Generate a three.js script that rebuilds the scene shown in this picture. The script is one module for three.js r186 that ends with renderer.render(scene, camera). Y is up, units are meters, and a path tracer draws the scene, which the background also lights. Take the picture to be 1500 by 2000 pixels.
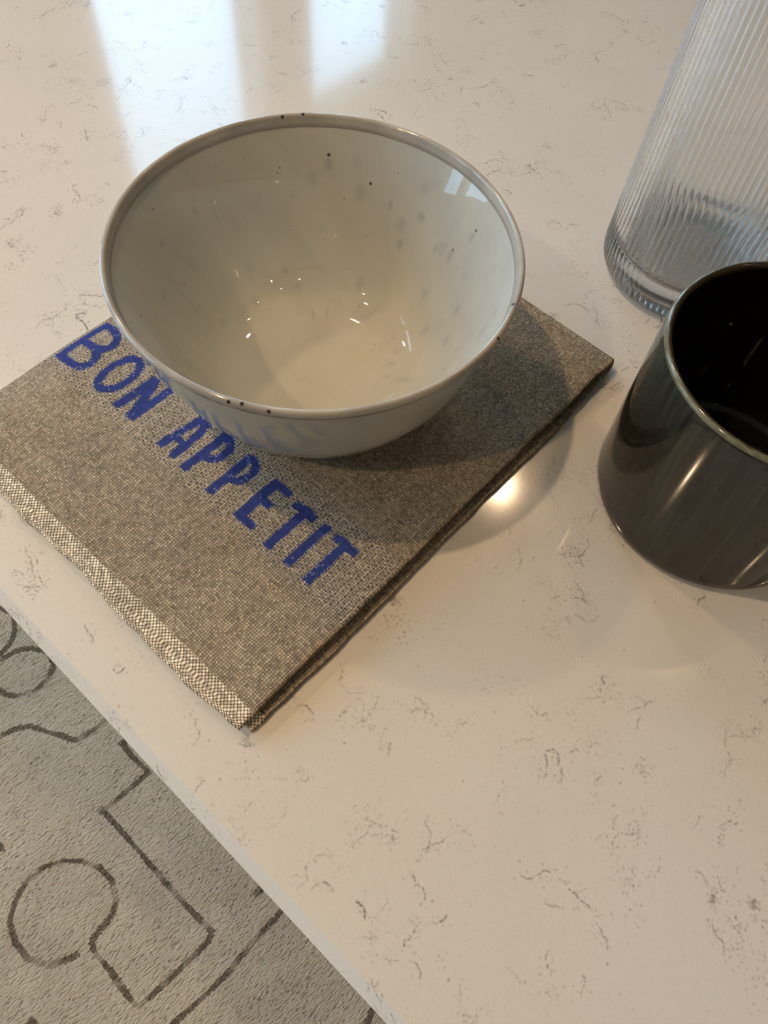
import * as THREE from 'three';
import { mergeGeometries } from 'three/addons/utils/BufferGeometryUtils.js';
import { RoundedBoxGeometry } from 'three/addons/geometries/RoundedBoxGeometry.js';

// ---------------------------------------------------------------- camera, sky, exposure
const TOP = 0.75;                                     // height of the table top above the floor
const scene = new THREE.Scene();
const camera = new THREE.PerspectiveCamera(64.7565, 1500 / 2000, 0.02, 60);
camera.position.set(0, TOP + 0.33355, 0);
camera.up.set(-0.10017, 0.495594, -0.862759);
camera.lookAt(0, TOP + 0.33355 - 0.86712, -0.498099);
camera.updateMatrixWorld();

const renderer = new THREE.WebGLRenderer({ antialias: true });
renderer.toneMapping = THREE.LinearToneMapping;
renderer.toneMappingExposure = 0.92;
renderer.shadowMap.enabled = true;
renderer.shadowMap.type = THREE.PCFSoftShadowMap;

scene.background = new THREE.Color().setRGB(2.7, 4.8, 6.8);   // even blue overcast daylight outside the windows
scene.backgroundIntensity = 1;

const WARM = new THREE.Color().setRGB(1, 0.7, 0.42);          // halogen downlights
const CEILING = 2.6;
// ceiling spots: x, z, strength (candela), label
const SPOTS = [
  [0.36, -1.36, 0.9, 'recessed ceiling spot ahead of the table, mirrored in the worktop beside the towel'],
  [-1.32, -1.35, 3.6, 'recessed ceiling spot between the windows and the far left corner of the table'],
  [-0.75, -0.25, 4.2, 'recessed ceiling spot over the left edge of the table'],
  [-0.36, -1.2, 0.5, 'recessed ceiling spot over the far left corner of the table'],
  [0.84, -0.91, 0.25, 'recessed ceiling spot over the far right part of the table'],
  [1.5, -0.06, 0.4, 'recessed ceiling spot to the right of the table'],
  [1.2, 0.78, 0.4, 'recessed ceiling spot behind the right corner of the table'],
  [0.9, 1.62, 0.4, 'recessed ceiling spot behind the viewer on the right'],
  [2.2, 1.45, 0.4, 'recessed ceiling spot farthest back to the right'],
  [-1.15, 0.7, 6.8, 'recessed ceiling spot behind the table on the left'],
];

// ---------------------------------------------------------------- helpers
function rng(seed) { let a = seed >>> 0; return () => { a = (a + 0x6D2B79F5) | 0; let t = Math.imul(a ^ (a >>> 15), 1 | a); t = (t + Math.imul(t ^ (t >>> 7), 61 | t)) ^ t; return ((t ^ (t >>> 14)) >>> 0) / 4294967296; }; }
function hash(x, y, s) { let h = Math.imul(x | 0, 374761393) + Math.imul(y | 0, 668265263) + Math.imul(s | 0, 2147483647 ^ 0x51ed27); h = Math.imul(h ^ (h >>> 13), 1274126177); h ^= h >>> 16; return (h >>> 0) / 4294967296; }
function noise(x, y, s) { const xi = Math.floor(x), yi = Math.floor(y); let fx = x - xi, fy = y - yi; fx = fx * fx * (3 - 2 * fx); fy = fy * fy * (3 - 2 * fy); const a = hash(xi, yi, s), b = hash(xi + 1, yi, s), c = hash(xi, yi + 1, s), d = hash(xi + 1, yi + 1, s); return a + (b - a) * fx + (c - a) * fy + (a - b - c + d) * fx * fy; }
function fbm(x, y, s, n) { let v = 0, a = 0.5, t = 0; for (let i = 0; i < n; i++) { v += a * noise(x, y, s + i * 17); t += a; a *= 0.5; x *= 2.03; y *= 2.03; } return v / t; }
const clamp = (x, a = 0, b = 1) => Math.min(b, Math.max(a, x));
const smooth = (a, b, x) => { const t = clamp((x - a) / (b - a)); return t * t * (3 - 2 * t); };
function texture(data, w, h, srgb, wrapS = THREE.RepeatWrapping, wrapT = wrapS) {
  const t = new THREE.DataTexture(data, w, h, THREE.RGBAFormat, THREE.UnsignedByteType);
  t.magFilter = THREE.LinearFilter; t.minFilter = THREE.LinearMipmapLinearFilter; t.generateMipmaps = true; t.wrapS = wrapS; t.wrapT = wrapT; t.anisotropy = 8;
  if (srgb) t.colorSpace = THREE.SRGBColorSpace;
  t.needsUpdate = true; return t;
}
function paint(w, h, fn) { const d = new Uint8Array(w * h * 4); let k = 0; const o = [0, 0, 0]; for (let y = 0; y < h; y++) for (let x = 0; x < w; x++) { fn(x, y, o); d[k++] = clamp(o[0], 0, 255); d[k++] = clamp(o[1], 0, 255); d[k++] = clamp(o[2], 0, 255); d[k++] = 255; } return d; }
function shadow(m) { m.castShadow = true; m.receiveShadow = true; return m; }
function part(name, geometry, material, parent, label) { const m = shadow(new THREE.Mesh(geometry, material)); m.name = name; if (label) m.userData.label = label; parent.add(m); return m; }
function thing(name, label, category, x, y, z, turn = 0, group) { const g = new THREE.Group(); g.name = name; g.position.set(x, y, z); g.rotation.y = turn; g.userData = { label, category }; if (group) g.userData.group = group; scene.add(g); return g; }
function struct(name, geometry, material, label, parent = scene) { const m = shadow(new THREE.Mesh(geometry, material)); m.name = name; if (parent === scene) m.userData = { kind: 'structure', label }; parent.add(m); return m; }
function box(x0, x1, y0, y1, z0, z1) { const g = new THREE.BoxGeometry(x1 - x0, y1 - y0, z1 - z0); g.translate((x0 + x1) / 2, (y0 + y1) / 2, (z0 + z1) / 2); return g; }

// room axes: local +x runs along the table edge, local -z runs inward over the table; the window wall stands across local -x
const TURN = -0.6567, EDGE = [0.0219, 0.0135];
const toRoom = (x, z) => { const dx = x - EDGE[0], dz = z - EDGE[1]; return [dx * 0.792 + dz * 0.6105, -(dx * 0.6105 - dz * 0.792)]; };
function inRoom(o) { o.position.set(EDGE[0], o.position.y, EDGE[1]); o.rotation.y = TURN; return o; }

// ---------------------------------------------------------------- room shell
const wallPaint = new THREE.MeshStandardMaterial({ color: '#a0978b', roughness: 0.9 });
const ceilingPaint = new THREE.MeshStandardMaterial({ color: '#bcb5aa', roughness: 0.95 });
const white = new THREE.MeshStandardMaterial({ color: '#e4e3e0', roughness: 0.5 });
const XL = -2.17, XR = 3.4, ZF = -4.4, ZB = 3.4, TH = 0.2;   // inner faces in room axes
{
  const S = 1024;
  const planks = texture(paint(S, S, (x, y, o) => {
    const v = 0.75 + 0.2 * fbm(x / 220, y / 9, 3, 4) + 0.12 * (fbm(x / 60, y / 60, 9, 3) - 0.5);
    o[0] = 150 * v; o[1] = 132 * v; o[2] = 110 * v;
  }), S, S, true);
  const floorMat = new THREE.MeshStandardMaterial({ map: planks, roughness: 0.5 });
  const under = new THREE.MeshStandardMaterial({ color: '#4a4038', roughness: 0.9 });
  const floor = inRoom(struct('floor', box(XL - TH, XR + TH, -0.2, -0.012, ZF - TH, ZB + TH), under, 'wooden plank floor under the rug and table'));
  const W = 0.3, boards = [];
  for (let i = 0, z = ZF; z < ZB; z += W, i++) {
    const g = box(XL, XR, -0.012, 0, z + 0.001, Math.min(z + W, ZB) - 0.001), uv = g.attributes.uv, p = g.attributes.position;
    for (let k = 0; k < p.count; k++) uv.setXY(k, p.getX(k) * 0.5 + i * 0.37, p.getZ(k) * 0.5);
    boards.push(g);
  }
  boards.forEach((g) => part('plank', g, floorMat, floor));
}
inRoom(struct('ceiling', box(XL - TH, XR + TH, CEILING, CEILING + 0.2, ZF - TH, ZB + TH), ceilingPaint, 'plain pale ceiling with recessed spots'));
inRoom(struct('wall_right', box(XR, XR + TH, 0, CEILING, ZF - TH, ZB + TH), wallPaint, 'plain pale wall opposite the windows'));
inRoom(struct('wall_front', box(XL, XR, 0, CEILING, ZF - TH, ZF), wallPaint, 'plain pale wall beyond the table'));
inRoom(struct('wall_back', box(XL, XR, 0, CEILING, ZB, ZB + TH), wallPaint, 'plain pale wall behind the viewer'));
// window wall: openings along local z (s measured along the wall from the camera, forward positive)
const SILL = 0.3, HEAD = TOP + 1.79;
const sToZ = (s) => -(s - 0.0027) ;
const PANES = [[2.05, 2.7], [1.2, 1.872], [-0.7, 0.2], [-1.8, -0.9], [-2.95, -2.0]];
{
  const gs = []; let prev = ZF - TH;
  const spans = PANES.map(([a, b]) => [sToZ(b), sToZ(a)]).sort((p, q) => p[0] - q[0]);
  for (const [z0, z1] of spans) { gs.push(box(XL - TH, XL, 0, CEILING, prev, z0)); gs.push(box(XL - TH, XL, 0, SILL, z0, z1)); gs.push(box(XL - TH, XL, HEAD, CEILING, z0, z1)); prev = z1; }
  gs.push(box(XL - TH, XL, 0, CEILING, prev, ZB + TH));
  inRoom(struct('wall_left', mergeGeometries(gs), wallPaint, 'pale wall with a row of tall windows'));
  const glass = new THREE.MeshPhysicalMaterial({ color: '#ffffff', roughness: 0, transmission: 1, thickness: 0, ior: 1.5 });
  spans.forEach(([z0, z1], i) => {
    const f = 0.035, x0 = XL - 0.07, x1 = XL - 0.02;
    const w = inRoom(new THREE.Group()); w.name = 'window_' + (i + 1); w.userData = { kind: 'structure', label: 'tall narrow window in the left wall' }; scene.add(w);
    part('window_frame', mergeGeometries([box(x0, x1, SILL, SILL + f, z0, z1), box(x0, x1, HEAD - f, HEAD, z0, z1), box(x0, x1, SILL + f, HEAD - f, z0, z0 + f), box(x0, x1, SILL + f, HEAD - f, z1 - f, z1)]), white, w);
    const g = new THREE.PlaneGeometry(z1 - z0 - 2 * f, HEAD - SILL - 2 * f); g.rotateY(Math.PI / 2); g.translate(XL - 0.045, (SILL + HEAD) / 2, (z0 + z1) / 2);
    part('pane', g, glass, w);
  });
}
{ const g = box(-32, XL - TH - 0.01, -0.5, -0.21, -30, 30); inRoom(struct('ground', g, new THREE.MeshStandardMaterial({ color: '#8d8f8c', roughness: 0.95 }), 'grey paved ground outside the windows')); }

// ---------------------------------------------------------------- ceiling spots
{
  const ringG = new THREE.LatheGeometry([[0.021, 0.012], [0.022, 0.004], [0.034, -0.002], [0.044, -0.004], [0.046, 0], [0.046, 0.012]].map(([r, y]) => new THREE.Vector2(r, y)), 40);
  const lampG = new THREE.CylinderGeometry(0.02, 0.02, 0.004, 32);
  const metal = new THREE.MeshStandardMaterial({ color: '#b9b6b0', metalness: 0.9, roughness: 0.35 });
  const glow = new THREE.MeshStandardMaterial({ color: '#fff2dd', emissive: WARM, emissiveIntensity: 60, roughness: 0.5 });
  SPOTS.forEach(([x, z, power, label], i) => {
    const t = thing(i ? 'ceiling_spot_' + String(i).padStart(3, '0') : 'ceiling_spot', label, 'spotlight', x, CEILING - 0.0005, z, 0, 'recessed ceiling spots');
    part('trim_ring', ringG, metal, t).position.y = -0.012;
    part('lamp', lampG, glow, t).position.y = -0.006;
    const l = new THREE.SpotLight(WARM, power, 0, 0.84, 0.85, 2); l.position.set(0, -0.045, 0); l.castShadow = true; l.shadow.mapSize.set(1024, 1024); l.shadow.radius = power === 3.6 ? 2.6 : 1.2; l.shadow.bias = -0.0005; l.shadow.camera.near = 0.1;
    const aim = new THREE.Object3D(); aim.name = 'aim'; const tilt = power < 0.6 || power === 3.6 ? 0.4 : 0.12; aim.position.set(-x * tilt, -2, (-0.2 - z) * tilt); t.add(aim); l.target = aim; t.add(l);
  });
}

// ---------------------------------------------------------------- table with quartz top
{
  const S = 2048, TILE = 0.95, px = S / TILE;
  const dark = new Float32Array(S * S), r = rng(77);
  const stamp = (x, y, rad, a) => {                         // soft dot in texels, wrapping
    const R = Math.ceil(rad + 1);
    for (let j = -R; j <= R; j++) for (let i = -R; i <= R; i++) {
      const d = Math.hypot(i + Math.round(x) - x, j + Math.round(y) - y), w = clamp(rad + 0.5 - d) * a; if (w <= 0) continue;
      const k = ((Math.round(y) + j + 8 * S) % S) * S + ((Math.round(x) + i + 8 * S) % S); dark[k] = Math.min(1, dark[k] + w * (1 - dark[k]));
    }
  };
  const vein = (x, y, len, ang, strength, thick) => {        // crooked mineral vein that breaks up and frays
    let curl = (r() - 0.5) * 0.05;
    const n = Math.round(len * px), ph = r() * 100;
    for (let i = 0; i < n; i++) {
      const fade = Math.sin(Math.PI * (i + 0.5) / n);
      ang += curl + (r() - 0.5) * 0.8; if (r() < 0.06) { const kick = (r() - 0.5) * 2.4; x += Math.cos(ang + kick) * 1.5; y += Math.sin(ang + kick) * 1.5; ang += kick * 0.3; } if (r() < 0.012) curl = (r() - 0.5) * 0.1; if (r() < 0.02) ang += (r() - 0.5) * 1.8;
      x += Math.cos(ang) + (r() - 0.5) * 0.9; y += Math.sin(ang) + (r() - 0.5) * 0.9;
      const broken = smooth(0.28, 0.52, noise(i * 0.09 + ph, ph, 5));
      if (r() < 0.85 * broken) stamp(x, y, thick * (0.5 + 0.7 * r()), strength * (0.4 + 0.6 * fade) * broken);
      if (r() < 0.6) { const s = (r() + r() + r() - 1.5) * 10; stamp(x + Math.cos(ang + 1.57) * s, y + Math.sin(ang + 1.57) * s, 0.45 + 0.5 * r(), strength * 0.5 * r()); }
      if (r() < 0.022) { const a2 = ang + (r() < 0.5 ? 1 : -1) * (0.6 + r()); let bx = x, by = y, ba = a2; for (let q = 0; q < 16 + r() * 22; q++) { ba += (r() - 0.5) * 0.7; bx += Math.cos(ba); by += Math.sin(ba); if (r() < 0.6) stamp(bx, by, 0.6 * thick, strength * 0.4 * r()); } }
    }
  };
  for (let c = 0; c < 1150; c++) {                             // veins lie in loose chains
    const cx = r() * S, cy = r() * S, a = r() * 6.28, faint = r() < 0.45 ? 0.45 : 1;
    const m = 1 + Math.floor(r() * 3.4);
    for (let i = 0; i < m; i++) vein(cx + (r() - 0.5) * 70, cy + (r() - 0.5) * 70, 0.006 + 0.028 * r() * r(), a + (r() - 0.5) * 1.8, faint * (0.6 + 0.4 * r()), 0.3 + 0.5 * r() * r() + 0.15 * r());
  }
  for (let c = 0; c < 60; c++) vein(r() * S, r() * S, 0.025 + 0.05 * r(), r() * 6.28, 0.5 + 0.35 * r(), 0.35 + 0.3 * r());
  for (let c = 0; c < 700; c++) { const cx = r() * S, cy = r() * S, sp = 5 + r() * 18, st = 0.14 + r() * 0.36, n = 15 + r() * 70; for (let i = 0; i < n; i++) stamp(cx + (r() + r() + r() - 1.5) * sp, cy + (r() + r() + r() - 1.5) * sp, 0.35 + 0.7 * r(), st * r()); }
  for (let i = 0; i < 50000; i++) stamp(r() * S, r() * S, 0.25 + 0.4 * r() * r(), 0.06 + 0.5 * r() * r() * r());
  for (let i = 0; i < 600; i++) stamp(r() * S, r() * S, 0.5 + 0.4 * r(), 0.6);
  const quartz = texture(paint(S, S, (x, y, o) => {
    const k = dark[y * S + x], u = x / S, n = 1 + 0.02 * (hash(x, y, 4) - 0.5);
    const cloud = (noise(u * 24, y / S * 24, 8) - 0.5) * 3;
    o[0] = ((221 + cloud) * (1 - k) + 112 * k) * n; o[1] = ((216 + cloud) * (1 - k) + 102 * k) * n; o[2] = ((206 + cloud) * (1 - k) + 96 * k) * n;
  }), S, S, true);
  const stone = new THREE.MeshPhysicalMaterial({ map: quartz, roughness: 0.11, ior: 1.52, clearcoat: 0.3, clearcoatRoughness: 0.05 });
  const t = inRoom(thing('dining_table', 'white quartz topped table with fine grey veins carrying towel, bowl, cup and carafe', 'table', 0, 0, 0));
  // slab with eased edges: outline of the section swept round a rectangle
  const x0 = -1.0, x1 = 1.0, z0 = -0.95, z1 = 0.002, ch = 0.0048, th = 0.022;
  const rings = [[0, -th], [0, -ch], [ch, 0]];
  const pos = [], uvs = [], idx = [];
  const corner = (i) => rings[i][0];
  const quad = (a, b, c, d) => { const n = pos.length / 3; for (const p of [a, b, c, d]) { pos.push(...p); uvs.push(p[0] / TILE, p[2] / TILE - p[1] / TILE); } idx.push(n, n + 1, n + 2, n, n + 2, n + 3); };
  const P = (i) => { const s = corner(i), y = rings[i][1]; return [[x0 + s, y, z1 - s], [x1 - s, y, z1 - s], [x1 - s, y, z0 + s], [x0 + s, y, z0 + s]]; };
  for (let i = 0; i < rings.length - 1; i++) { const A = P(i), B = P(i + 1); for (let k = 0; k < 4; k++) quad(A[k], A[(k + 1) % 4], B[(k + 1) % 4], B[k]); }
  const Tq = P(rings.length - 1); quad(Tq[0], Tq[1], Tq[2], Tq[3]); const Bq = P(0); quad(Bq[3], Bq[2], Bq[1], Bq[0]);
  const g = new THREE.BufferGeometry(); g.setAttribute('position', new THREE.Float32BufferAttribute(pos, 3)); g.setAttribute('uv', new THREE.Float32BufferAttribute(uvs, 2)); g.setIndex(idx); g.computeVertexNormals();
  part('tabletop', g, stone, t).position.y = TOP;
  const wood = new THREE.MeshStandardMaterial({ color: '#5b4a3b', roughness: 0.6 });
  part('apron', mergeGeometries([box(x0 + 0.1, x1 - 0.1, TOP - th - 0.08, TOP - th, z0 + 0.1, z0 + 0.125), box(x0 + 0.1, x1 - 0.1, TOP - th - 0.08, TOP - th, z1 - 0.125, z1 - 0.1), box(x0 + 0.1, x0 + 0.125, TOP - th - 0.08, TOP - th, z0 + 0.125, z1 - 0.125), box(x1 - 0.125, x1 - 0.1, TOP - th - 0.08, TOP - th, z0 + 0.125, z1 - 0.125)]), wood, t);
  const legH = TOP - th - 0.0125;
  for (const lx of [x0 + 0.13, x1 - 0.13]) for (const lz of [z0 + 0.13, z1 - 0.13]) { const lg = new RoundedBoxGeometry(0.06, legH, 0.06, 2, 0.004); lg.translate(lx, 0.0125 + legH / 2, lz); part('leg', lg, wood, t); }
}

// ---------------------------------------------------------------- rug
{
  const S = 2048, X0 = -1.25, X1 = 1.15, Z0 = -1.15, Z1 = 0.85, H = 0.012;
  // the patterned piece that shows beside the table is printed finely: 0.8 m of it fills the texture, mirrored outward
  const L = 0.85, cx = -0.62, cz = -0.2;                       // texture corner in room axes
  const px = S / L, ink = new Float32Array(S * S), r = rng(5);
  const dot = (x, y, rad, a) => { const R = Math.ceil(rad + 1); for (let j = -R; j <= R; j++) for (let i = -R; i <= R; i++) { const X = Math.round(x) + i, Y = Math.round(y) + j; if (X < 0 || Y < 0 || X >= S || Y >= S) continue; const w = clamp(rad + 0.5 - Math.hypot(X - x, Y - y)) * a, k = Y * S + X; ink[k] = Math.max(ink[k], w); } };
  const lines = [
    [-496, -325, -480, -340, -461, -347, -435, -343, -423, -326, -425, -308, -437, -290, -458, -280, -475, -281, -484, -287],
    [-464, -226, -448, -238, -429, -243, -401, -237, -366, -231, -347, -247, -331, -265, -306, -285],
    [-286, -246, -308, -234, -288, -216, -265, -201, -283, -179, -303, -157, -313, -146],
    [-313, -151, -292, -136, -253, -106, -218, -78, -186, -54, -151, -30, -152, -21, -166, -4, -190, 23, -218, 52, -232, 42, -258, 19, -280, 3, -286, -7, -280, -20, -271, -32, -268, -51, -279, -72, -297, -85, -320, -90, -342, -89, -364, -79, -379, -63, -385, -41, -385, -19, -372, 1, -353, 16, -325, 20, -299, 8],
    [-193, 85, -175, 63, -147, 35, -127, 13, -99, -26, -71, -61, -47, -88],
    [-107, -74, -95, -85, -75, -108], [-445, -109, -422, -98, -417, -94], [-338, 92, -331, 74, -321, 81], [35, 54, 41, 38, 49, 23, 60, 9],
  ];
  for (const l of lines) {
    let run = 0;
    for (let i = 0; i + 3 < l.length; i += 2) {
      const a = toRoom(l[i] / 1000, l[i + 1] / 1000), b = toRoom(l[i + 2] / 1000, l[i + 3] / 1000);
      const n = Math.ceil(Math.hypot(b[0] - a[0], b[1] - a[1]) * px);
      for (let k = 0; k < n; k++) {
        const t = k / n, x = (a[0] + (b[0] - a[0]) * t - cx) * px, y = (a[1] + (b[1] - a[1]) * t - cz) * px; run++;
        const w = 3.2 + 5.5 * noise(run * 0.012, i * 0.1, 2), q = smooth(0.18, 0.5, noise(run * 0.03, 3.3, 6));
        for (let m = 0; m < 3; m++) dot(x + (r() - 0.5) * w * 2, y + (r() - 0.5) * w * 2, 1.6 + 1.8 * r(), (0.5 + 0.5 * r()) * (0.35 + 0.65 * q));
      }
    }
  }
  const tuft = new Float32Array(S * S), LAY = [0.12, -0.993];
  for (let y = 0; y < S; y++) for (let x = 0; x < S; x++) {      // short brushed pile, lying along one diagonal
    const a = x * LAY[0] + y * LAY[1], b = -x * LAY[1] + y * LAY[0], wx = 3 * noise(x / 21, y / 21, 8);
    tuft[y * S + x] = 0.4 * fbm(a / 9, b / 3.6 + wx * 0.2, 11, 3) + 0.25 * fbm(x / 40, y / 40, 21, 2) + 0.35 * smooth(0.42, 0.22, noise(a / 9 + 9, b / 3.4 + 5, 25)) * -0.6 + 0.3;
  }
  const colour = texture(paint(S, S, (x, y, o) => {
    const k = ink[y * S + x] * 0.85, v = 0.93 + 0.07 * (hash(x >> 1, y >> 1, 31) - 0.5) + 0.12 * (fbm(x / 90, y / 90, 41, 3) - 0.5);
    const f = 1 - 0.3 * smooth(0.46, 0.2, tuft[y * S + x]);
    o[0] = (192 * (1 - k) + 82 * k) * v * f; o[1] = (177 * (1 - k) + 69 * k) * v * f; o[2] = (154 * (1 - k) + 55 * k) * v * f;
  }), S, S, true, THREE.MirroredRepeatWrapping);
  const relief = texture(paint(S, S, (x, y, o) => { const v = 255 * (tuft[y * S + x] * 0.85 + 0.15 * (1 - ink[y * S + x])); o[0] = o[1] = o[2] = v; }), S, S, false, THREE.MirroredRepeatWrapping);
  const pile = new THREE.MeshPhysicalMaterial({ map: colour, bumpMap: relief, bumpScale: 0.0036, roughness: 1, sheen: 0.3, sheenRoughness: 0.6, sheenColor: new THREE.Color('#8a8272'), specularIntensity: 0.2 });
  const g = new RoundedBoxGeometry(X1 - X0, H, Z1 - Z0, 3, 0.005); g.translate((X0 + X1) / 2, H / 2, (Z0 + Z1) / 2);
  const p = g.attributes.position, uv = g.attributes.uv;
  for (let i = 0; i < p.count; i++) uv.setXY(i, (p.getX(i) - cx) / L, (p.getZ(i) - cz) / L);
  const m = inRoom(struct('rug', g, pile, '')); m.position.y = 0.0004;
  m.userData = { label: 'beige short pile rug with hand drawn dark brown outlines on the floor', category: 'rug' };
}

// ---------------------------------------------------------------- tea towel
const TX = -0.0486, TZ = -0.0811, TTURN = 0.91816, TW = 0.2115, TL = 0.262;
{
  const S = 2048, MM = S / 272, S2 = Math.ceil(214 * MM);       // texels per millimetre
  // lettering: strokes in towel millimetres (u up the letter, v decreasing along the reading direction)
  const c = document.createElement('canvas'); c.width = S; c.height = S2; const q = c.getContext('2d');
  q.fillStyle = '#000'; q.fillRect(0, 0, S, S2); q.strokeStyle = '#fff'; q.fillStyle = '#fff'; q.lineCap = 'butt'; q.lineJoin = 'miter';
  const path = (w, pts, close) => { q.lineWidth = w * 0.97 * MM; q.beginPath(); pts.forEach(([u, v], i) => i ? q.lineTo(u * MM, v * MM) : q.moveTo(u * MM, v * MM)); if (close) q.closePath(); q.stroke(); };
  const curve = (w, pts) => { const k = new THREE.CatmullRomCurve3(pts.map(([u, v]) => new THREE.Vector3(u, v, 0)), false, 'centripetal').getPoints(60); path(w, k.map((p) => [p.x, p.y])); };
  path(5.2, [[64, 206.5], [97, 206.5]]);                                        // B
  curve(4.6, [[66.6, 206], [66.6, 196], [68.5, 190.5], [73, 189], [78, 190.5], [80.5, 196], [80.5, 206]]);
  curve(4.6, [[80.5, 204], [80.8, 197], [83, 191.8], [88, 190.3], [92.5, 192.5], [94.6, 198], [94.6, 207]]);
  q.lineWidth = 4.4 * MM; q.beginPath(); q.ellipse(78.8 * MM, 173.4 * MM, 12 * MM, 6.4 * MM, 0, 0, 7); q.stroke(); // O
  path(4.8, [[65, 158.6], [91, 158.6]]); path(4.8, [[65, 148.2], [91, 148.2]]); path(5, [[90, 158], [66, 148.8]]);     // N
  path(4.6, [[64.4, 126], [80, 124.6], [88, 123.2]]); path(4.6, [[64.4, 116.6], [80, 117.4], [88, 118.8]]); path(4.2, [[88.2, 125.2], [88.2, 116.6]]); path(4, [[73.2, 125], [73.2, 117]]); // A
  for (const v of [107.4, 90]) { path(4.8, [[63.8, v], [91.5, v]]); curve(4.4, [[89.6, v], [89.6, v - 3], [87, v - 6.6], [82, v - 7.4], [77.5, v - 6], [75.6, v - 2.5], [75.6, v]]); } // P P
  path(4.8, [[63.4, 70.8], [91, 70.8]]); path(4.2, [[65.4, 72], [65.4, 61.4]]); path(4, [[78, 72], [78, 63.4]]); path(4.2, [[88.8, 72], [88.8, 61.6]]); // E
  path(4.8, [[62.4, 50.4], [90, 50.4]]); path(4.6, [[87.4, 57.8], [87.4, 44.2]]);       // T
  path(4.8, [[62.5, 37.8], [89.4, 37.8]]);                                       // I
  path(4.8, [[62.4, 25], [90, 25]]); path(4.6, [[87.4, 32.4], [87.4, 18.2]]);             // T
  const ink = q.getImageData(0, 0, S, S2).data;
  const PITCH = 9.4;                                                           // texels from thread to thread
  const colour = new Uint8Array(S * S2 * 4), height = new Uint8Array(S * S2 * 4), plain = new Uint8Array(1024 * 1024 * 4), plainH = new Uint8Array(1024 * 1024 * 4);
  function weave(x, y, o, lettered) {
    const u = x / MM, v = y / MM;
    const wx = x + 4.5 * (noise(x / 40, y / 13, 1) - 0.5) + 6 * (noise(x / 200, y / 150, 13) - 0.5), wy = y + 4.5 * (noise(x / 13, y / 40, 2) - 0.5) + 6 * (noise(x / 150, y / 200, 14) - 0.5);
    const i = Math.floor(wx / PITCH), j = Math.floor(wy / PITCH), fx = wx / PITCH - i - 0.5, fy = wy / PITCH - j - 0.5;
    const warpUp = (i + j) & 1;
    const band = lettered && u > 57.5 + 2 * hash(0, j, 3) && u < 99;
    // melange yarn: each thread changes tone along its length
    const tw = 0.15 * hash(i, 7, 1) + 0.45 * noise(i * 3.7, y / 17, 5) + 0.4 * hash(i, j, 15), tf = 0.15 * hash(9, j, 2) + 0.45 * noise(x / 17, j * 3.7, 6) + 0.4 * hash(i, j, 16);
    let t = warpUp ? tw : tf, hgt = warpUp ? Math.cos(fx * 2.7) * Math.cos(fy * 2.3) : Math.cos(fy * 2.7) * Math.cos(fx * 2.3);
    let R, G, B;
    const fibre = (hash(x, y, 9) - 0.5) * 22;
    const tone = 0.66 + 0.58 * t + 0.12 * (fbm(u / 38, v / 38, 51, 3) - 0.5);
    R = 174 * tone + fibre; G = 160 * tone + fibre; B = 139 * tone + fibre;
    const gap = 1 - clamp((hgt - 0.06) / 0.5);                                    // the dark core yarn that shows between the threads
    R += (84 - R) * gap * 0.75; G += (75 - G) * gap * 0.75; B += (62 - B) * gap * 0.75;
    if (band) {
      const P3 = 5, a3 = Math.floor(wx / P3), b3 = Math.floor(wy / P3);
      const letter = ink[4 * (clamp(Math.round((b3 + 0.5) * P3 + (a3 & 1 ? 2.4 : -2.4)), 0, S2 - 1) * S + clamp(Math.round((a3 + 0.5) * P3 + (b3 & 1 ? 2 : -2)), 0, S - 1))] > 127;
      if (letter) {
        const k = ((wx + wy) / 5.2) % 1, m = 0.82 + 0.3 * Math.abs(k - 0.5) + 0.26 * (tw - 0.5);
        R = 60 * m + fibre * 0.5; G = 73 * m + fibre * 0.5; B = 140 * m + fibre * 0.6; hgt = 0.55 + 0.35 * Math.abs(k - 0.5);
        if (noise(u / 6, v / 6, 77) > 0.55 && hash(i, j, 41) < 0.12 && Math.abs(fx) < 0.36 && Math.abs(fy) < 0.36) { R = 120; G = 124; B = 150; }
      } else {
        // loose float cloth: pairs of pale threads with the blue-black back yarn peeping out in a brick pattern
        const p2 = 7.6, i2 = Math.floor(wx / p2), j2 = Math.floor(wy / p2), gx = wx / p2 - i2 - 0.5, gy = wy / p2 - j2 - 0.5;
        R *= 1.04; G *= 1.05; B *= 1.07;
        if ((j2 & 1) === 0 && ((i2 + (j2 >> 1)) & 1) === 0 && hash(i2, j2, 23) > 0.15) { const d = clamp(1.5 - Math.hypot(gx * 3.4, gy * 2.2)) * (0.5 + 0.5 * hash(i2, j2, 29)); R += (44 - R) * d; G += (42 - G) * d; B += (54 - B) * d; hgt *= 1 - 0.8 * d; }
      }
    }
    o[0] = R; o[1] = G; o[2] = B; o[3] = clamp(hgt, 0, 1) * 215 + 20 * t;
  }
  const o = [0, 0, 0, 0];
  for (let y = 0, k = 0; y < S2; y++) for (let x = 0; x < S; x++, k += 4) { weave(x, y, o, true); for (let n = 0; n < 3; n++) { colour[k + n] = clamp(o[n], 0, 255); height[k + n] = clamp(o[3], 0, 255); } colour[k + 3] = height[k + 3] = 255; }
  for (let y = 0, k = 0; y < 1024; y++) for (let x = 0; x < 1024; x++, k += 4) { weave(x, y, o, false); for (let n = 0; n < 3; n++) { plain[k + n] = clamp(o[n], 0, 255); plainH[k + n] = clamp(o[3], 0, 255); } plain[k + 3] = plainH[k + 3] = 255; }
  // hem: cream weft dots on brown warp
  const HX = 96, HY = 2048, HM = 9, hem = new Uint8Array(HX * HY * 4), hemH = new Uint8Array(HX * HY * 4);
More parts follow.
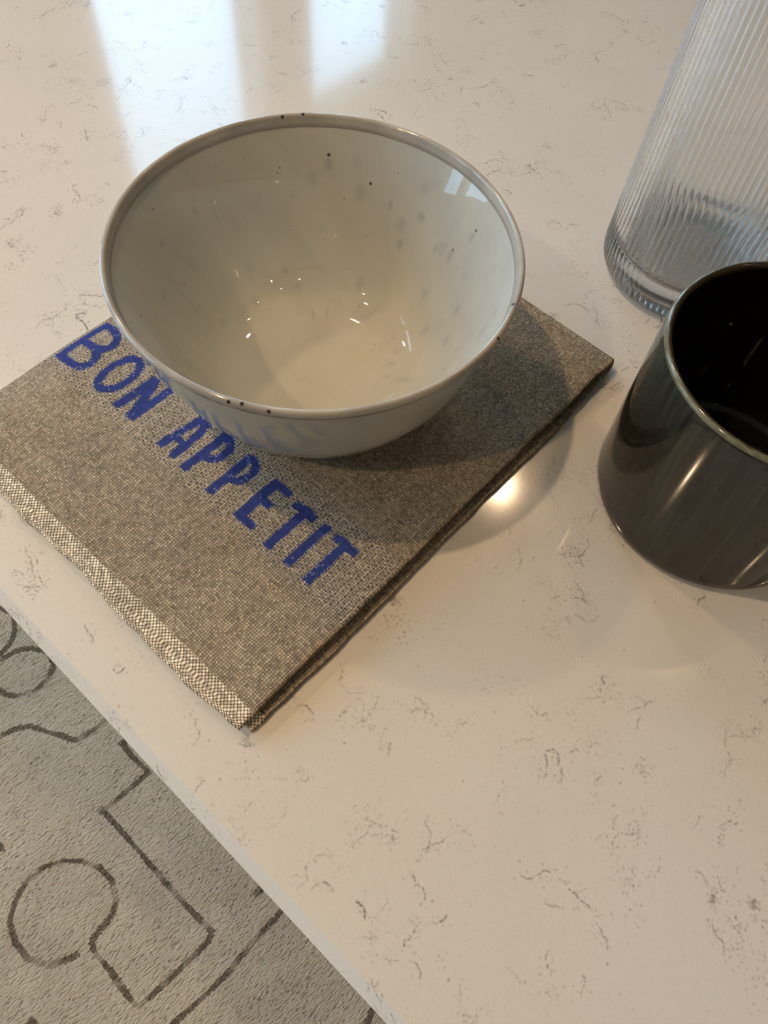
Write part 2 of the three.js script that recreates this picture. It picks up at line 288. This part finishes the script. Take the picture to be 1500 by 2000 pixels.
  for (let y = 0, k = 0; y < HY; y++) for (let x = 0; x < HX; x++, k += 4) {
    const P2 = 12.5, a = (x + y) / P2 * 0.72, b = (x - y) / P2 * 0.72, fx = a - Math.floor(a) - 0.5, fy = b - Math.floor(b) - 0.5;
    const d = smooth(0.6, 0.34, Math.hypot(fx, fy)), m = 0.82 + 0.36 * hash(Math.floor(a), Math.floor(b), 3) * (0.6 + 0.8 * (noise(y / 90, x / 90, 5))) + (hash(x, y, 4) - 0.5) * 0.12;
    hem[k] = clamp((122 + 104 * d) * m, 0, 255); hem[k + 1] = clamp((107 + 107 * d) * m, 0, 255); hem[k + 2] = clamp((87 + 106 * d) * m, 0, 255); hem[k + 3] = 255;
    hemH[k] = hemH[k + 1] = hemH[k + 2] = clamp(255 * d, 0, 255); hemH[k + 3] = 255;
  }
  const CL = THREE.ClampToEdgeWrapping;
  const wool = { roughness: 1, specularIntensity: 0.25, sheen: 0.25, sheenRoughness: 0.7, sheenColor: new THREE.Color('#8c8474') };
  const clothMat = new THREE.MeshPhysicalMaterial({ ...wool, map: texture(colour, S, S2, true, CL), bumpMap: texture(height, S, S2, false, CL), bumpScale: 0.0005 });
  const plainMat = new THREE.MeshPhysicalMaterial({ ...wool, map: texture(plain, 1024, 1024, true), bumpMap: texture(plainH, 1024, 1024, false), bumpScale: 0.0005 });
  const hemMat = new THREE.MeshPhysicalMaterial({ ...wool, map: texture(hem, HX, HY, true), bumpMap: texture(hemH, HX, HY, false), bumpScale: 0.0004 });

  const t = thing('tea_towel', 'grey beige woven tea towel, folded, with blue letters BON APPETIT under the bowl', 'towel', TX, TOP, TZ, TTURN);
  const HT = 0.0118, SLAB = 0.0034, LOW = 0.0002;
  // path of the cloth's middle: forward over the top, round the fold, back underneath
  const yTop = (u) => HT - SLAB / 2 - 0.0030 * Math.pow(clamp(1 - u / 0.115), 2), yLow = LOW + SLAB / 2;
  const rc = (HT - SLAB / 2 - yLow) / 2, uF = TL;
  const arc = Math.PI * rc;
  function at(s) {                                               // s: metres along the path -> u, y, normal angle
    if (s < uF) return [s, yTop(s), 0];
    if (s < uF + arc) { const a = (s - uF) / rc; return [uF + rc * Math.sin(a), yLow + rc + rc * Math.cos(a), a]; }
    return [uF - (s - uF - arc), yLow, Math.PI];
  }
  const wob = (s, v) => (fbm(s * 22 + 3, v * 22, 61, 3) - 0.5) * 0.0022;
  function cloth(s0, s1, steps, thick, uvOf, endWob) {
    const shift = s0 >= uF ? 0.0032 : 0;                          // the lower half lies a little farther out
    const sect = [], W = TW, h = thick / 2, NV = 84, r1 = 0.0011;          // closed section: [v, offset, v for uv]
    for (let i = 0; i <= NV; i++) { const v = i / NV * (W - h * 0.9 - r1) + r1; sect.push([v, h]); }
    for (let i = 1; i < 8; i++) { const a = Math.PI * i / 8; sect.push([W - h * 0.9 + Math.sin(a) * h * 1.2, Math.cos(a) * h]); }
    for (let i = NV; i >= 0; i--) { const v = i / NV * (W - h * 0.9 - r1) + r1; sect.push([v, -h]); }
    sect.push([0.0003, -h * 0.82], [0, -h * 0.5], [0.0003, -h * 0.16], [0.0035, 0], [0.0003, h * 0.16], [0, h * 0.5], [0.0003, h * 0.82]);
    const M = sect.length, pos = [], uv = [], idx = [];
    for (let k = 0; k <= steps; k++) {
      const s = s0 + (s1 - s0) * k / steps, [u, y, a] = at(s), onTop = s < uF + arc * 0.5;
      const edgeShift = (noise(s * 45, 1.5, 71) - 0.5) * 0.0016 + (noise(s * 180, 4, 72) - 0.5) * 0.0007;
      for (const [v, off] of sect) {
        const taper = v < 0.02 ? edgeShift * (1 - v / 0.02) : 0, left = v > W - 0.02 ? (noise(s * 30, 9, 73) - 0.5) * 0.003 * (v - W + 0.02) / 0.02 : 0;
        const endW = endWob && k < 4 ? (noise(v * 28, 2, 74) - 0.5) * 0.0035 + (noise(v * 160, 5, 75) - 0.5) * 0.0012 : 0;
        const near = smooth(0.05, 0.075, Math.hypot(u - 0.1475, v - 0.1010));     // flat where the bowl stands
        const droop = onTop && v > W - 0.024 ? -0.0034 * Math.pow((v - W + 0.024) / 0.024, 2) : 0;
        const lift = onTop ? Math.min(0.0004, wob(s, v) * near * smooth(0, 0.02, u)) * Math.cos(a) : 0;
        pos.push(u + endW + Math.sin(a) * off, y + Math.cos(a) * off + lift + droop, -(v + taper + left - shift * smooth(uF + arc, uF + arc + 0.05, s)));
        uv.push(...uvOf(s, v));
      }
      if (k) { const A = (k - 1) * M, B = k * M; for (let i = 0; i < M; i++) { const j = (i + 1) % M; idx.push(A + i, A + j, B + j, A + i, B + j, B + i); } }
    }
    for (const [row, flip] of [[0, 0], [steps, 1]]) {                 // end caps
      const n = pos.length / 3, cxy = [0, 0, 0]; for (let i = 0; i < M; i++) for (let d = 0; d < 3; d++) cxy[d] += pos[(row * M + i) * 3 + d] / M;
      const base = []; for (let i = 0; i < M; i++) { const q0 = (row * M + i) * 3; base.push(pos.length / 3); pos.push(pos[q0], pos[q0 + 1], pos[q0 + 2]); uv.push(...uvOf(row ? s1 : s0, sect[i][0])); }
      for (let i = 0; i <= NV - 1; i++) { const a = base[i], b = base[i + 1], c2 = base[2 * NV + 7 - i - 1 + 1 - 0], d = base[2 * NV + 7 - i + 1 - 0]; if (d === undefined || c2 === undefined) continue; flip ? idx.push(a, b, c2, a, c2, d) : idx.push(a, c2, b, a, d, c2); }
      const e = []; for (let i = NV; i <= NV + 8; i++) e.push(base[i]); for (let i = 1; i < e.length - 1; i++) flip ? idx.push(e[0], e[i], e[i + 1]) : idx.push(e[0], e[i + 1], e[i]);
      const f = []; for (let i = 2 * NV + 8; i < M; i++) f.push(base[i]); f.push(base[0]); for (let i = 1; i < f.length - 1; i++) flip ? idx.push(f[0], f[i], f[i + 1]) : idx.push(f[0], f[i + 1], f[i]);
    }
    const g = new THREE.BufferGeometry(); g.setAttribute('position', new THREE.Float32BufferAttribute(pos, 3)); g.setAttribute('uv', new THREE.Float32BufferAttribute(uv, 2)); g.setIndex(idx); g.computeVertexNormals(); return g;
  }
  const uvTop = (s, v) => [s * 1000 * MM / S, v * 1000 * MM / S2], uvPlain = (s, v) => [s * 1000 * MM / 1024, v * 1000 * MM / 1024], uvHem = (s, v) => [(s * 1000 * HM) / HX, v * 1000 * HM / HY];
  const total = uF + arc + uF - 0.003, mid = uF + arc;
  part('upper_fold', cloth(0.0066, mid, 150, SLAB, uvTop, false), clothMat, t, 'upper half of the folded towel with woven blue letters');
  part('lower_fold', cloth(mid, total - 0.008, 80, SLAB, uvPlain, false), plainMat, t, 'plain lower half of the folded towel');
  part('hem', cloth(-0.001, 0.0078, 8, SLAB + 0.0005, uvHem, true), hemMat, t, 'cream dotted hem along the front edge');
  part('hem', cloth(total - 0.0085, total, 6, SLAB, uvHem, false), hemMat, t, 'cream dotted hem of the lower half');
}

// ---------------------------------------------------------------- turned shapes
function profile(points, n) {                                   // smooth section through [r, y] millimetres, evenly spaced along its length
  const c = new THREE.CatmullRomCurve3(points.map(([r, y]) => new THREE.Vector3(r / 1000, y / 1000, 0)), false, 'centripetal');
  c.arcLengthDivisions = 1500; return c.getSpacedPoints(n).map((p) => new THREE.Vector2(Math.max(0, p.x), p.y));
}
// ---------------------------------------------------------------- bowl
{
  const bx = -0.03925, bz = -0.25991, y0 = TOP + 0.0119;
  const t = thing('bowl', 'off-white glazed stoneware bowl with brown rim and dark specks standing on the towel', 'bowl', bx, y0, bz);
  const body = profile([[36.5, 2.2], [39.6, 2.2], [44, 2.9], [49, 4.6], [54.8, 8.2], [62, 18.2], [68, 28.2], [73.2, 38.2], [77.1, 48.2], [80.3, 58.2], [83.2, 68.2], [85.6, 77.5], [86.3, 80.2], [86.5, 82.6], [85.9, 83.6], [85.1, 83.2], [84.5, 81.8], [81.9, 76.8], [77.6, 68.2], [73.0, 58], [69.0, 48], [64.8, 38], [59.8, 28], [53.8, 18.5], [47, 12], [37, 8.6], [26, 7.4], [12, 7.0], [0, 6.9]], 320);
  const N = body.length, S = 2048, SH = 1024, r = rng(12);
  const vIn = (y) => { let b = 0, e = 9; for (let i = Math.floor(N * 0.47); i < N; i++) { const d = Math.abs(body[i].y - y / 1000); if (d < e) { e = d; b = i; } } return b / (N - 1); };
  const vOut = (y) => { let b = 0, e = 9; for (let i = 0; i < N * 0.45; i++) { const d = Math.abs(body[i].y - y / 1000); if (d < e) { e = d; b = i; } } return b / (N - 1); };
  const speck = new Float32Array(S * SH), streak = new Float32Array(S * SH);
  const put = (arr, phi, v, rx, ry, a) => { const cx = ((phi / (2 * Math.PI)) % 1 + 1) % 1 * S, cy = v * SH; for (let j = -Math.ceil(ry * 2); j <= ry * 2; j++) for (let i = -Math.ceil(rx * 2); i <= rx * 2; i++) { const X = (Math.round(cx) + i + S) % S, Y = Math.round(cy) + j; if (Y < 0 || Y >= SH) continue; const d = Math.hypot(i / rx, j / ry), w = a * clamp(1.35 - d); const k = Y * S + X; arr[k] = Math.max(arr[k], w); } };
  // iron specks seen in the glaze: angle round the bowl, height in mm, size
  for (const [p, y, s] of [[-3.09, 70.1, 1.7], [2.91, 60.6, 1.6], [3.08, 52.1, 0.8], [2.16, 54.1, 1.1], [2.07, 68.8, 1.2], [-2.78, 65, 0.8], [-2.76, 63.1, 0.8], [-1.89, 72.8, 0.8], [-1.16, 65.3, 1.1], [-1.29, 53.1, 0.9], [2.76, 10.3, 0.7], [-1.77, 41, 0.8], [2.16, 7.8, 0.7], [2.12, 9.7, 0.7]]) put(speck, p, vIn(y), 2.0 * s, 2.0 * s, 0.9);
  for (const [p, y, l] of [[2.16, 51, 12], [2.07, 65, 10], [-3.09, 66, 9], [2.5, 56, 7], [2.3, 48, 9], [2.75, 54, 8], [2.6, 40, 9], [1.8, 40, 10]]) put(streak, p, vIn(y), 5 + r() * 6, l * 1.5, 0.5);
  for (let i = 0; i < 150; i++) put(speck, r() * 6.28, r(), 0.8 + 0.7 * r(), 0.8 + 0.7 * r(), 0.25 + 0.5 * r());
  for (let i = 0; i < 90; i++) put(streak, r() * 6.28, 0.5 + 0.36 * r(), 5 + 12 * r(), 6 + 16 * r(), 0.10 + 0.3 * r());
  put(speck, 0.62, vOut(40), 2.6, 2.6, 0.95); put(speck, -0.2, vOut(52), 1.6, 1.6, 0.8); put(speck, 0.1, vOut(34), 1.5, 1.5, 0.6);
  const glazeMap = texture(paint(S, SH, (x, y, o) => {
    const a = x / S * 2 * Math.PI, v = y / SH, k = speck[y * S + x], st = streak[y * S + x];
    const q = body[Math.round(v * (N - 1))], rr = q.x / 0.0875, hy = q.y / 0.0875, m = fbm(Math.cos(a) * 3 * rr + 7, Math.sin(a) * 3 * rr + hy * 3, 91, 4) - 0.5, m2 = fbm(Math.cos(a) * 9 * rr + 5, Math.sin(a) * 9 * rr + hy * 5, 95, 3) - 0.5;
    let R = 192 + m * 16 + m2 * 10, G = 191 + m * 15 + m2 * 9, B = 180 + m * 10 + m2 * 10;
    R += (128 - R) * st * 0.6; G += (134 - G) * st * 0.6; B += (136 - B) * st * 0.6;
    o[0] = R + (38 - R) * k; o[1] = G + (36 - G) * k; o[2] = B + (44 - B) * k;
  }), S, SH, true);
  const glaze = new THREE.MeshPhysicalMaterial({ map: glazeMap, roughness: 0.03, ior: 1.5 });
  part('body', new THREE.LatheGeometry(body, 200), glaze, t);
  // lip: a rounded bead where the glaze thins to brown clay
  const lip = profile([[85.9, 79.4], [86.8, 81.5], [87.45, 83.4], [87.3, 84.8], [86.5, 85.6], [85.4, 85.5], [84.8, 84.7], [84.5, 83.6], [83.6, 80.8]], 40), LS = 2048, LV = 64, dots = new Float32Array(LS * LV);
  for (const p of [-2.833, -2.945, -3.062, -3.127, 2.748, -2.367, -1.438, -1.743, -0.241, -0.183, -0.067, 1.612, 1.559, 1.299, 1.073]) { const cx = ((p / (2 * Math.PI)) % 1 + 1) % 1 * LS, cy = (0.5 + (r() - 0.5) * 0.3) * LV; for (let j = -7; j <= 7; j++) for (let i = -6; i <= 6; i++) { const X = (Math.round(cx) + i + LS) % LS, Y = Math.round(cy) + j; if (Y >= 0 && Y < LV) dots[Y * LS + X] = Math.max(dots[Y * LS + X], clamp(1.4 - Math.hypot(i / 2.6, j / 4))); } }
  const lipMap = texture(paint(LS, LV, (x, y, o) => {
    const a = x / LS * 6.2832, v = y / LV, n = fbm(Math.cos(a) * 6 + 9, Math.sin(a) * 6 + 9, 3, 4), k = dots[y * LS + x];
    const edge = Math.max(0.7 * smooth(0.26, 0.1, v + (n - 0.5) * 0.12), 0.35 * smooth(0.84, 0.96, v + (n - 0.5) * 0.1)), m = 0.9 + 0.25 * (n - 0.5);
    let R = 198, G = 191, B = 178; R += (120 - R) * edge; G += (105 - G) * edge; B += (93 - B) * edge;
    o[0] = (R + (40 - R) * k) * m; o[1] = (G + (36 - G) * k) * m; o[2] = (B + (40 - B) * k) * m;
  }), LS, LV, true);
  part('rim', new THREE.LatheGeometry(lip, 200), new THREE.MeshPhysicalMaterial({ map: lipMap, roughness: 0.08, ior: 1.5 }), t, 'brownish grey rounded rim with dark dots');
  part('foot_ring', new THREE.LatheGeometry(profile([[36.6, 2.6], [36.3, 0.6], [37.2, 0], [38.9, 0.1], [39.9, 1], [40.4, 2.7]], 20), 120), new THREE.MeshStandardMaterial({ color: '#a79f90', roughness: 0.7 }), t);
}
// ---------------------------------------------------------------- cup
{
  const t = thing('cup', 'dark olive grey glazed straight sided stoneware cup with black inside', 'cup', 0.15708, TOP + 0.0001, -0.22186);
  const S = 1024, streaky = (base, low, amp, seed) => texture(paint(S, S, (x, y, o) => {
    const a = x / S * 2 * Math.PI, ca = Math.cos(a), sa = Math.sin(a), v = y / S;
    const n = fbm(ca * 26 + 50, sa * 26 + v * 3.2, seed, 4) - 0.5, c = fbm(ca * 2 + 9, sa * 2 + v * 3, seed + 7, 3) - 0.5, dk = smooth(0.66, 0.82, fbm(ca * 40 + 60, sa * 40 + v * 9, seed + 31, 3));
    const f = clamp(0.5 + c * 2.2 + n * 0.6);
    for (let k = 0; k < 3; k++) o[k] = ((base[k] * f + low[k] * (1 - f)) * (1 + n * amp)) * (1 - 0.25 * dk) + (hash(x, y, 7) - 0.5) * 3;
  }), S, S, true);
  const outside = new THREE.MeshPhysicalMaterial({ map: streaky([54, 55, 46], [36, 31, 26], 0.5, 111), roughness: 0.02, ior: 1.5 });
  const inside = new THREE.MeshPhysicalMaterial({ color: new THREE.Color().setRGB(0.006, 0.0045, 0.003), roughness: 0.07, ior: 1.5 });
  const lipM = new THREE.MeshPhysicalMaterial({ map: texture(paint(1024, 64, (x, y, o) => {       // glaze breaks pale on the outer edge, brown over the top
    const a = x / 1024 * 6.2832, n = fbm(Math.cos(a) * 14 + 30, Math.sin(a) * 14 + 30 + y * 0.02, 141, 4), k = smooth(0.3, 0.5, y / 64 + (n - 0.5) * 0.25), m = 0.8 + 0.4 * n;
    o[0] = (122 + (52 - 122) * k) * m; o[1] = (115 + (44 - 115) * k) * m; o[2] = (88 + (30 - 88) * k) * m;
  }), 1024, 64, true), roughness: 0.1, ior: 1.5 });
  part('body', new THREE.LatheGeometry(profile([[0, 1.2], [30, 1.2], [47, 1.0], [50.5, 0.3], [52.3, 0.5], [53.6, 1.5], [54.6, 3.4], [55, 6.5], [55, 14], [55, 40], [55, 70], [55, 90], [54.9, 95], [54.5, 97]], 160), 160), outside, t);
  part('rim', new THREE.LatheGeometry(profile([[54.5, 96.8], [54.1, 98.1], [53.2, 98.8], [52.2, 98.7], [51.4, 97.9], [51.0, 96.6]], 24), 160), lipM, t, 'thin olive brown rim');
  part('interior', new THREE.LatheGeometry(profile([[51.0, 96.7], [50.7, 94], [50.5, 80], [50.5, 40], [50.3, 16], [48.5, 9.5], [43, 7], [20, 6.6], [0, 6.6]], 120), 160), inside, t, 'black glossy inside');
}
// ---------------------------------------------------------------- ribbed carafe
{
  const t = thing('carafe', 'tall clear ribbed glass carafe standing behind the dark cup', 'carafe', 0.16092, TOP + 0.0001, -0.37723);
  const RIBS = 84, PER = 10, SEG = RIBS * PER, H = 262;
  const outer = profile([[0, 2.6], [30, 2.4], [37, 0.6], [40.5, 0], [43.5, 0.6], [46.5, 2.6], [48.3, 5.6], [49.0, 10], [48.9, 16], [47.8, 60], [46.6, 110], [45.3, 160], [44, 210], [42.9, 252], [42.6, 259]], 150);
  const inner = profile([[42.6, 259], [42.2, 261.4], [41.2, 262], [40.2, 261.2], [39.9, 258], [41.0, 210], [42.3, 160], [43.5, 110], [44.7, 60], [45.3, 32], [44.8, 25], [42, 20.5], [35, 18.2], [18, 17.4], [0, 17.2]], 130);
  const pts = [...outer.map((p) => [p, true]), ...inner.slice(1).map((p) => [p, false])];
  const pos = [], idx = [];
  for (const [p, out] of pts) {
    const amp = out ? 0.0006 * smooth(0.0004, 0.0032, p.y) * smooth(0.259, 0.25, p.y) : 0;
    for (let i = 0; i < SEG; i++) { const a = i / SEG * 2 * Math.PI, f = (i % PER) / PER, rr = Math.max(0, p.x - amp * (1 - Math.sqrt(Math.abs(Math.sin(Math.PI * f))))); pos.push(Math.sin(a) * rr, p.y, Math.cos(a) * rr); }
  }
  for (let k = 0; k < pts.length - 1; k++) for (let i = 0; i < SEG; i++) { const j = (i + 1) % SEG, A = k * SEG, B = A + SEG; idx.push(A + i, A + j, B + j, A + i, B + j, B + i); }
  const g = new THREE.BufferGeometry(); g.setAttribute('position', new THREE.Float32BufferAttribute(pos, 3)); g.setIndex(idx); g.computeVertexNormals();
  part('glass_body', g, new THREE.MeshPhysicalMaterial({ color: '#ffffff', transmission: 1, thickness: 0.004, roughness: 0, ior: 1.5, transparent: true, opacity: 0.94 }), t);
}

renderer.render(scene, camera);
